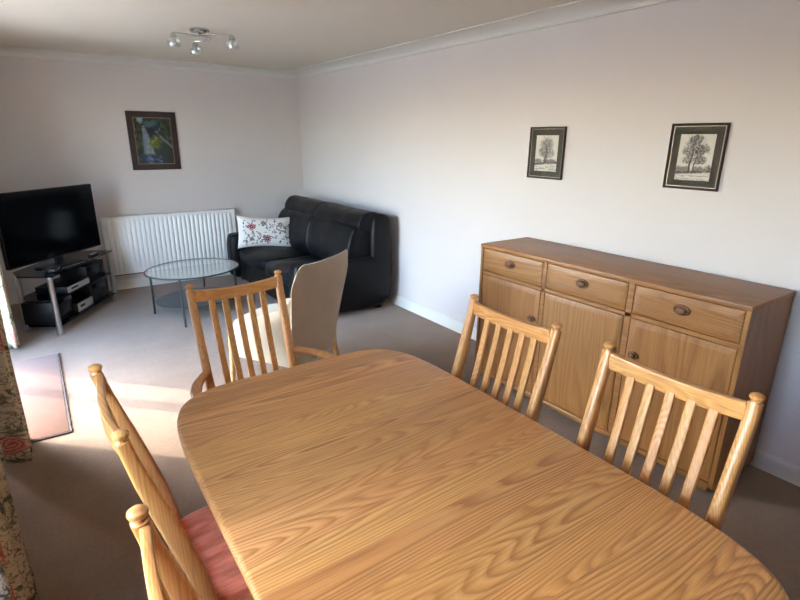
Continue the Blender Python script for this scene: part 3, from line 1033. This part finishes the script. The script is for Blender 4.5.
bm = nb(); box(bm, -0.04, 0.04, 0.004, 0.034, 0.0121, TVZ0 + 0.02, 0.004)
obj('neck', bm, 'black_plastic', tv)
bm = nb(); box(bm, -0.16, 0.16, -0.104, -0.1003, 0.003, 0.008, 0.001)
obj('trim_strip', bm, 'silver', tv)

def on_stand(name, label, cat, x, y, z, rz=0):
    p = Matrix.Rotation(SA, 3, 'Z') @ Vector((x, y, 0))
    return thing(name, label, cat, (0.108 + p.x, 5.565 + p.y, z), SA + rz)
def device(name, label, cat, x, y, z, w, d, h, front, rz=0.0):
    t = on_stand(name, label, cat, x, y, z, rz)
    bm = nb(); box(bm, -w / 2, w / 2, -d / 2 + 0.004, d / 2, 0.004, h, 0.004)
    obj('casing', bm, 'black_plastic', t)
    bm = nb(); box(bm, -w / 2 + 0.002, w / 2 - 0.002, -d / 2, -d / 2 + 0.0039, 0.006, h - 0.003, 0.0015)
    f = obj('front_panel', bm, front, t)
    bm = nb(); box(bm, -w * 0.35, -w * 0.05, -d / 2 - 0.0012, -d / 2 - 0.0001, h * 0.45, h * 0.7)
    obj('display', bm, 'screen', f)
    for sx in (-1, 1):
        bm = nb(); lathe(bm, [(0.012, 0.0), (0.012, 0.004)], (sx * w * 0.38, 0, 0.0), 12)
        obj('foot', bm, 'black_plastic', t)
    return t
device('set_top_box', 'small black set-top box on the top shelf in front of the television', 'box', -0.36, -0.125, ST_Z, 0.13, 0.09, 0.034, 'screen', 0.12)
device('disc_player', 'black disc player with silver front on the middle shelf', 'player', -0.10, -0.03, 0.30, 0.36, 0.28, 0.062, 'silver')
device('video_recorder', 'black recorder with silver front on the bottom shelf', 'recorder', -0.03, -0.03, 0.085, 0.26, 0.26, 0.085, 'silver')
sp = on_stand('loudspeaker', 'black box loudspeaker at the curtain end of the bottom shelf', 'speaker', -0.335, -0.01, 0.085)
bm = nb(); box(bm, -0.15, 0.15, -0.12, 0.13, 0.0, 0.195, 0.006); obj('casing', bm, 'black_plastic', sp)
bm = nb(); box(bm, -0.142, 0.142, -0.128, -0.1201, 0.008, 0.187, 0.003); obj('grille', bm, 'screen', sp)
sp = on_stand('cable_box', 'plain black box at the radiator end of the middle shelf', 'box', 0.29, 0.0, 0.30)
bm = nb(); box(bm, -0.17, 0.17, -0.13, 0.12, 0.0, 0.15, 0.006); obj('casing', bm, 'black_plastic', sp)
bm = nb(); box(bm, -0.16, 0.16, -0.1335, -0.1301, 0.02, 0.13, 0.001); obj('front_panel', bm, 'screen', sp)
sp = on_stand('subwoofer', 'large black box at the radiator end of the bottom shelf', 'speaker', 0.28, 0.0, 0.085)
bm = nb(); box(bm, -0.16, 0.16, -0.15, 0.13, 0.0, 0.195, 0.006); obj('casing', bm, 'black_plastic', sp)
bm = nb(); box(bm, -0.15, 0.15, -0.1535, -0.1501, 0.015, 0.18, 0.001); obj('grille', bm, 'screen', sp)
sp = on_stand('remote_control', 'slim black remote control lying on the top shelf', 'remote', 0.30, -0.13, ST_Z, 0.1)
bm = nb(); box(bm, -0.08, 0.08, -0.022, 0.022, 0.0, 0.016, 0.004); obj('casing', bm, 'black_plastic', sp)
bm = nb()
for i in range(6):
    for j in range(3):
        box(bm, -0.06 + i * 0.02, -0.05 + i * 0.02, -0.014 + j * 0.011, -0.007 + j * 0.011, 0.0161, 0.0175)
obj('buttons', bm, 'silver', sp)['kind'] = 'stuff'

# ================================================================== COFFEE TABLE
ct = thing('coffee_table', 'oval clear glass coffee table with thin dark metal legs', 'table', (1.149, 5.136, 0), math.radians(0))
CTA, CTB, CTZ, CTR = 0.434, 0.393, 0.42, math.radians(20)
def ell(a, b, th, z):
    x, y = a * math.cos(th), b * math.sin(th)
    return (x * math.cos(CTR) - y * math.sin(CTR), x * math.sin(CTR) + y * math.cos(CTR), z)
bm = nb(); n = 64
prism(bm, [ell(CTA, CTB, 2 * PI * k / n, 0)[:2] for k in range(n)], CTZ - 0.008, CTZ, 0.001, 1)
obj('glass_top', bm, 'table_glass', ct)
bm = nb(); sweep(bm, [ell(CTA + 0.004, CTB + 0.004, 2 * PI * k / n, CTZ - 0.006) for k in range(n)], 0.006, 0.008, (0, 0, 1), 8, 2.5, closed=True)
obj('rim', bm, 'dark_metal', ct)
bm = nb(); prism(bm, [ell(CTA * 0.86, CTB * 0.86, 2 * PI * k / n, 0)[:2] for k in range(n)], 0.115, 0.123, 0.001, 1)
obj('lower_shelf', bm, 'smoke_glass', ct)
for tx, ty, bx, by in ((0.745, 5.03, 0.768, 5.20), (0.945, 4.79, 0.92, 4.64), (1.32, 5.46, 1.345, 5.60), (1.50, 4.99, 1.49, 4.86)):
    o_ = Vector((1.149, 5.136, 0))
    p0, p3 = Vector((tx, ty, CTZ - 0.0085)) - o_, Vector((bx, by, 0.0)) - o_
    pts = []
    for k in range(7):
        t = k / 6
        q = p0.lerp(p3, t)
        w_ = t ** 1.6
        pts.append((p0.x + (p3.x - p0.x) * w_, p0.y + (p3.y - p0.y) * w_, q.z))
    bm = nb()
    sweep(bm, pts, 0.010, 0.010, (1, 0, 0), 10, 2.5)
    obj('leg', bm, 'dark_metal', ct)

# ================================================================== SOFA
sofa = thing('sofa', 'black leather two-seat sofa against the wall in the room corner', 'sofa', (0, 0, 0))
bm = nb(); box(bm, 1.86, 2.76, 4.16, 6.04, 0.035, 0.30, 0.02, 3); obj('base', bm, 'leather', sofa)
for (x, y_) in ((1.92, 4.2), (2.68, 4.2), (1.92, 6.0), (2.68, 6.0)):
    bm = nb(); box(bm, x - 0.03, x + 0.03, y_ - 0.03, y_ + 0.03, 0.0, 0.06, 0.004); obj('foot', bm, 'black_plastic', sofa)
def loft_y(bm, prof, y0, y1, n=10, round_=0.05, wob=0.008, seed=0):
    """side profile (x,z) lofted along y with softly rounded ends"""
    cx = sum(p[0] for p in prof) / len(prof); cz = sum(p[1] for p in prof) / len(prof)
    # resample the profile smoothly
    pr = []
    k = len(prof)
    for i in range(k):
        p0, p1, p2, p3 = [Vector(prof[(i + d) % k]) for d in (-1, 0, 1, 2)]
        for s in range(4):
            t = s / 4
            pr.append(0.5 * ((2 * p1) + (-p0 + p2) * t + (2 * p0 - 5 * p1 + 4 * p2 - p3) * t * t + (-p0 + 3 * p1 - 3 * p2 + p3) * t ** 3))
    L = y1 - y0
    ys = []
    for i in range(n + 1):
        f = i / n
        ys.append(f)
    ts = [0, 0.15, 0.4, 0.7, 1.0]
    stations = [(y0 + round_ * (1 - math.cos(t * PI / 2)), 1 - (1 - math.sin(t * PI / 2)) * min(1, round_ / 0.12)) for t in ts]
    stations += [(y0 + round_ + (L - 2 * round_) * i / n, 1.0) for i in range(1, n)]
    stations += [(y1 - round_ * (1 - math.cos(t * PI / 2)), 1 - (1 - math.sin(t * PI / 2)) * min(1, round_ / 0.12)) for t in reversed(ts)]
    rings = []
    for yy, sc in stations:
        ring = []
        for q in pr:
            co = Vector((cx + (q[0] - cx) * sc, yy, cz + (q[1] - cz) * sc))
            co += mnoise.noise_vector(co * 4.5 + Vector((seed, 0, seed))) * wob
            ring.append(bm.verts.new(co))
        rings.append(ring)
    m = len(pr)
    for a, b in zip(rings, rings[1:]):
        for j in range(m):
            bm.faces.new((a[j], a[(j + 1) % m], b[(j + 1) % m], b[j]))
    bm.faces.new(rings[0]); bm.faces.new(rings[-1])
    return bm
# back frame, cushions
bm = nb(); loft_y(bm, [(2.60, 0.10), (2.58, 0.55), (2.60, 0.88), (2.68, 0.945), (2.76, 0.93), (2.80, 0.85), (2.805, 0.40), (2.79, 0.10), (2.70, 0.07)], 4.105, 5.95, 8, 0.04, 0.003)
obj('back_frame', bm, 'leather', sofa, 60)
for i, (a_, b_) in enumerate(((4.165, 5.08), (5.08, 5.99))):
    bm = nb(); loft_y(bm, [(2.36, 0.43), (2.33, 0.55), (2.36, 0.70), (2.42, 0.81), (2.50, 0.845), (2.62, 0.80), (2.64, 0.45), (2.50, 0.40)], a_ + 0.002, b_ - 0.05 * (i == 1) - 0.002, 14, 0.03, 0.012, i * 7)
    bk = obj('back_cushion', bm, 'leather', sofa, 60)
    bm = nb(); loft_y(bm, [(2.455, 0.82), (2.455, 0.88), (2.50, 0.945), (2.575, 0.972), (2.66, 0.962), (2.69, 0.90), (2.66, 0.80), (2.52, 0.79)], a_ - 0.02 * (i == 0) + 0.001, b_ - 0.07 * (i == 1) - 0.001, 14, 0.022, 0.009, i * 5 + 2)
    obj('headrest', bm, 'leather', bk, 60)
    bm = nb(); pillowbox(bm, 1.80, 2.46, a_ + 0.135 * (i == 0) + 0.003, b_ - 0.135 * (i == 1) - 0.003, 0.28, 0.425, 5.0, 0.025, nv=14, wob=0.014, seed=i * 3)
    obj('seat_cushion', bm, 'leather', sofa, 60)
for (a_, b_) in ((4.10, 4.30), (5.90, 6.10)):
    bm = nb(); loft_y(bm, [(1.79, 0.06), (1.765, 0.30), (1.775, 0.50), (1.84, 0.565), (2.10, 0.545), (2.45, 0.54), (2.70, 0.53), (2.74, 0.30), (2.72, 0.05), (2.2, 0.045)], a_, b_, 6, 0.04, 0.006, b_)
    obj('arm', bm, 'leather', sofa, 60)

# throw pillow
pil = thing('throw_pillow', 'white pillow printed with red and grey flowers on the sofa', 'pillow', (2.085, 5.62, 0.432), math.radians(-6))
def pillow_print(U, V):
    c = np.zeros(U.shape + (3,)) + np.array((226, 222, 214.0))
    A = 0.62 / 0.36
    x, y = U * A, V
    r = np.random.default_rng(12)
    ink = np.zeros_like(U)
    def flower(fx, fy, R, col, core):
        nonlocal c
        dx, dy = x - fx * A, y - fy
        d = np.hypot(dx, dy); th = np.arctan2(dy, dx)
        rr = R * (1 + .16 * np.cos(9 * th))
        m = sst(rr, rr * .86, d)
        c = lerp(c, col, m)
        c = lerp(c, (228, 222, 214), sst(.10 * R, .02 * R, np.abs(d - .62 * R)) * m * .8)
        c = lerp(c, (48, 44, 48), sst(.5 * R, .42 * R, d))
        c = lerp(c, core, sst(.33 * R, .27 * R, d))
        c = lerp(c, (235, 230, 222), sst(.12 * R, .08 * R, d))
    def leaf(fx, fy, ang, L, col):
        nonlocal c
        dx, dy = x - fx * A, y - fy
        u = dx * math.cos(ang) + dy * math.sin(ang); v = -dx * math.sin(ang) + dy * math.cos(ang)
        m = sst(1.1, .8, np.hypot(u / L, v / (L * .42)))
        c = lerp(c, col, m)
    for k in range(90):
        fx, fy = .08 + .86 * r.random(), .10 + .80 * r.random()
        an = r.random() * PI
        leaf(fx, fy, an, .032 + .016 * r.random(), (92, 88, 88) if r.random() < .75 else (150, 112, 104))
    for k in range(26):
        fx, fy = .12 + .8 * r.random(), .15 + .7 * r.random()
        an = r.random() * 2 * PI
        for s in np.linspace(0, 1, 5):
            leaf(fx + .09 * s * math.cos(an) / A, fy + .12 * s * math.sin(an), an + (.9 if int(s * 4) % 2 else -.9), .026, (110, 106, 106))
    flower(.22, .66, .115, (158, 62, 66), (170, 60, 66))
    flower(.50, .25, .125, (112, 58, 64), (150, 54, 60))
    flower(.44, .80, .085, (92, 88, 92), (150, 140, 138))
    flower(.76, .74, .085, (120, 86, 90), (205, 196, 186))
    flower(.22, .25, .065, (84, 78, 82), (160, 150, 146))
    return c
PW, PHt = 0.63, 0.37
def pillow_pt(u, v, side):
    a, b = 2 * u - 1, 2 * v - 1
    pin = 1 - 0.075 * (1 - b * b) * 0 
    x = a * PW / 2 * (1 - 0.05 * (1 - b * b)) 
    z = b * PHt / 2 * (1 - 0.15 * (1 - a * a))
    th = 0.075 * ((1 - a ** 4) * (1 - b ** 4)) ** 0.6
    return x, side * th, z
tilt = Matrix.Rotation(math.radians(-14), 4, 'X') @ Matrix.Rotation(math.radians(5), 4, 'Y')
def pl(side):
    def f(u, v):
        x, y_, z = pillow_pt(u, v, side)
        w = tilt @ Vector((x, y_, z))
        return (w.x, w.y, w.z + PHt / 2 - 0.005)
    return f
grid_paint('front_cover', 0, 0, 130, 84, pillow_print, pl(-1), 'pillow', pil)
grid_paint('back_cover', 0, 0, 30, 20, lambda U, V: np.zeros(U.shape + (3,)) + np.array((222, 218, 210.0)), pl(1), 'pillow', pil)

# ================================================================== TAN ARMCHAIR
arm_o = thing('upholstered_armchair', 'beige upholstered armchair with its back to the dining table', 'armchair', (1.315, 3.20, 0), math.radians(31))
# local: y forward (toward the television side), x to the sitter's right
bm = nb()
def back_shell(bm):
    cols, rows = 22, 16
    pts = {}
    for side in (0, 1):
        for i in range(cols + 1):
            for j in range(rows + 1):
                a = -1 + 2 * i / cols
                v = j / rows
                half = 0.265 + 0.092 * v ** 1.2
                ztop = 0.912 - 0.012 * (1 - abs(a) ** 2) - 0.085 * max(0, abs(a) - 0.72) ** 2 / 0.0784
                z = 0.20 + (ztop - 0.20) * v
                wing = 0.05 * abs(a) ** 3.0
                edge = 0.0
                yb = -0.245 - 0.10 * v ** 1.1 + wing
                th = 0.075 * (1 - 0.55 * v) * math.sqrt(max(0.02, 1 - abs(a) ** 6)) * math.sqrt(max(0.04, 1 - v ** 10))
                x = a * half * (1 - 0.11 * (max(0, v - 0.78) / 0.22) ** 3 * abs(a) ** 6)
                pts[side, i, j] = bm.verts.new((x, yb + (th if side else 0), z))
    for side in (0, 1):
        for i in range(cols):
            for j in range(rows):
                bm.faces.new((pts[side, i, j], pts[side, i + 1, j], pts[side, i + 1, j + 1], pts[side, i, j + 1]))
    for i in range(cols):
        bm.faces.new((pts[0, i, 0], pts[0, i + 1, 0], pts[1, i + 1, 0], pts[1, i, 0]))
        bm.faces.new((pts[0, i, rows], pts[0, i + 1, rows], pts[1, i + 1, rows], pts[1, i, rows]))
    for j in range(rows):
        bm.faces.new((pts[0, 0, j], pts[0, 0, j + 1], pts[1, 0, j + 1], pts[1, 0, j]))
        bm.faces.new((pts[0, cols, j], pts[0, cols, j + 1], pts[1, cols, j + 1], pts[1, cols, j]))
back_shell(bm)
obj('backrest', bm, 'tan', arm_o, 70)
bm = nb(); box(bm, -0.262, 0.262, -0.20, 0.30, 0.20, 0.34, 0.02, 3); obj('seat_base', bm, 'tan', arm_o)
bm = nb(); pillowbox(bm, -0.245, 0.245, -0.19, 0.33, 0.335, 0.455, 5.0, 0.02, nv=12); obj('seat_cushion', bm, 'tan', arm_o, 60)
for s in (-1, 1):
    bm = nb()
    prism(bm, [(-0.22, 0.20), (0.27, 0.20), (0.275, 0.42), (0.25, 0.47), (0.10, 0.50), (-0.10, 0.56), (-0.215, 0.68), (-0.215, 0.50)], s * 0.244 - 0.028, s * 0.244 + 0.028, 0.012, 3, axis='x')
    obj('side_wing', bm, 'tan', arm_o, 50)
    bm = nb()
    sweep(bm, [(s * 0.255, 0.295, 0.40), (s * 0.257, 0.30, 0.22), (s * 0.262, 0.315, 0.0)], [0.024, 0.022, 0.013], [0.020, 0.02, 0.013], (0, 1, 0), 12, 3.0)
    obj('front_leg', bm, 'pale_wood', arm_o)
    bm = nb()
    sweep(bm, [(s * 0.235, -0.20, 0.26), (s * 0.24, -0.225, 0.12), (s * 0.248, -0.27, 0.0)], [0.020, 0.018, 0.013], [0.020, 0.018, 0.013], (0, 1, 0), 12, 3.0)
    obj('rear_leg', bm, 'pale_wood', arm_o)

# ================================================================== CEILING LIGHT
cl = thing('ceiling_light', 'chrome ceiling light with three clear glass shades', 'light', (1.20, 4.30, ZC))
bm = nb(); lathe(bm, [(0.066, 0.0), (0.070, -0.003), (0.070, -0.015), (0.064, -0.021)], (0, 0, 0), 32)
obj('canopy', bm, 'chrome', cl)
def shade_at(x, y_, z, parent):
    bm = nb(); lathe(bm, [(0.006, 0.020), (0.012, 0.017), (0.022, 0.004), (0.024, -0.010), (0.022, -0.012)], (x, y_, z), 20)
    cap = obj('lamp_cap', bm, 'chrome', parent)
    bm = nb(); lathe(bm, [(0.022, -0.006), (0.036, -0.014), (0.046, -0.032), (0.047, -0.052), (0.041, -0.074), (0.038, -0.074), (0.0435, -0.052), (0.0425, -0.033), (0.033, -0.018), (0.021, -0.010)], (x, y_, z), 12, caps=False)
    obj('glass_shade', bm, 'shade_glass', parent, 0)
    bm = nb(); lathe(bm, [(0.008, -0.012), (0.013, -0.022), (0.017, -0.040), (0.012, -0.056), (0.003, -0.060)], (x, y_, z), 16)
    obj('bulb', bm, 'bulb', parent)
arms_def = [((-0.186, 0.010), [(0.06, 0.10), (0.01, 0.095), (-0.06, 0.07), (-0.13, 0.035), (-0.186, 0.010)]),
            ((0.04, 0.295), [(0.0, 0.05), (0.07, 0.09), (0.115, 0.16), (0.10, 0.24), (0.04, 0.295)]),
            ((0.198, -0.125), [(0.03, -0.01), (0.08, -0.04), (0.14, -0.085), (0.198, -0.125)])]
for k, ((ex, ey), pth) in enumerate(arms_def):
    bm = nb()
    zz = -0.026
    sweep(bm, [(a, b, zz - 0.004 * i) for i, (a, b) in enumerate(pth)], 0.010, 0.005, (0, 0, 1), 10, 3.0)
    arm = obj('lamp_arm', bm, 'chrome', cl)
    shade_at(ex, ey, zz - 0.004 * (len(pth) - 1) - 0.02, arm)

# ================================================================== CURTAINS
def curtain(label, y0, y1, folds, xc, amp, phase, z0=0.02, z1=2.16):
    root = thing('curtain', label, 'curtain', (0, 0, 0), 0, 'floral curtains at the windows')
    nu, nv = folds * 14, 26
    bm = nb()
    uvl = bm.loops.layers.uv.new('UVMap')
    g = []
    for j in range(nv + 1):
        v = j / nv
        row = []
        for i in range(nu + 1):
            u = i / nu
            am = amp * (0.75 + 0.25 * (1 - v)) * (0.8 + 0.4 * mnoise.noise(Vector((u * 5 + phase, v * 1.5, phase))))
            ph = 2 * PI * folds * u + phase + 0.5 * mnoise.noise(Vector((u * 3, v * 2, phase + 4)))
            yy = y0 + (y1 - y0) * u + 0.012 * math.sin(2 * ph)
            row.append(bm.verts.new((xc + am * math.sin(ph), yy, z0 + (z1 - z0) * v)))
        g.append(row)
    width = (y1 - y0) * 2.2
    for j in range(nv):
        for i in range(nu):
            f = bm.faces.new((g[j][i], g[j][i + 1], g[j + 1][i + 1], g[j + 1][i]))
            for lp, (a, b) in zip(f.loops, ((i, j), (i + 1, j), (i + 1, j + 1), (i, j + 1))):
                lp[uvl].uv = (a / nu * width + phase, b / nv * (z1 - z0))
    o = obj('drape', bm, 'curtain', root, 80)
    md = o.modifiers.new('thickness', 'SOLIDIFY')
    md.thickness = 0.004
    bm = nb()
    prism(bm, [(0, 0)] * 0 or [(xc - 0.03, z1), (xc + 0.03, z1), (xc + 0.03, z1 + 0.055), (xc - 0.03, z1 + 0.055)], y0, y1, 0.01, 2, axis='y')
    obj('heading', bm, 'curtain', root)
    return root
curtain('floral curtain beside the television stand, farthest from the camera', 4.82, 4.97, 2, -0.345, 0.055, 0.4)
curtain('floral curtain at the near side of the patio door, beside the doormat', 2.97, 3.24, 3, -0.312, 0.095, 1.3)
curtain('floral curtain in the bottom left corner, nearest the camera', 1.46, 2.05, 5, -0.312, 0.095, 1.9)
for nm, lab, a_, b_ in (('curtain_rail', 'white curtain rail above the patio door', 2.9, 5.1), ('curtain_rail', 'white curtain rail above the window by the dining table', -0.3, 2.12)):
    t = thing(nm, lab, 'curtain rail', (0, 0, 0), 0, 'curtain rails')
    bm = nb(); sweep(bm, [(-0.345, a_, 2.235), (-0.345, b_, 2.235)], 0.012, 0.016, (0, 0, 1), 10, 3.0); obj('rod', bm, 'upvc', t)
    for yy in (a_ + 0.08, b_ - 0.08):
        bm = nb(); box(bm, XL, -0.345, yy - 0.01, yy + 0.01, 2.225, 2.245, 0.002); obj('bracket', bm, 'upvc', t)

# ================================================================== DOORMAT
mat_ = thing('doormat', 'pinkish beige rectangular mat lying inside the patio door', 'mat', (0, 0, 0))
bm = nb(); box(bm, -0.46, -0.060, 3.215, 4.556, 0.001, 0.011, 0.003); obj('pile', bm, 'rug', mat_)
bm = nb()
pts = [(-0.052 + 0.003 * math.sin(k * 2.1), 3.205 + k * (4.566 - 3.205) / 40, 0.006) for k in range(41)]
sweep(bm, pts, 0.007, 0.005, (0, 0, 1), 8, 2.0)
sweep(bm, [(-0.46, 3.207, 0.006), (-0.052, 3.207, 0.006)], 0.006, 0.005, (0, 0, 1), 8, 2.0)
obj('binding', bm, 'rug_edge', mat_)
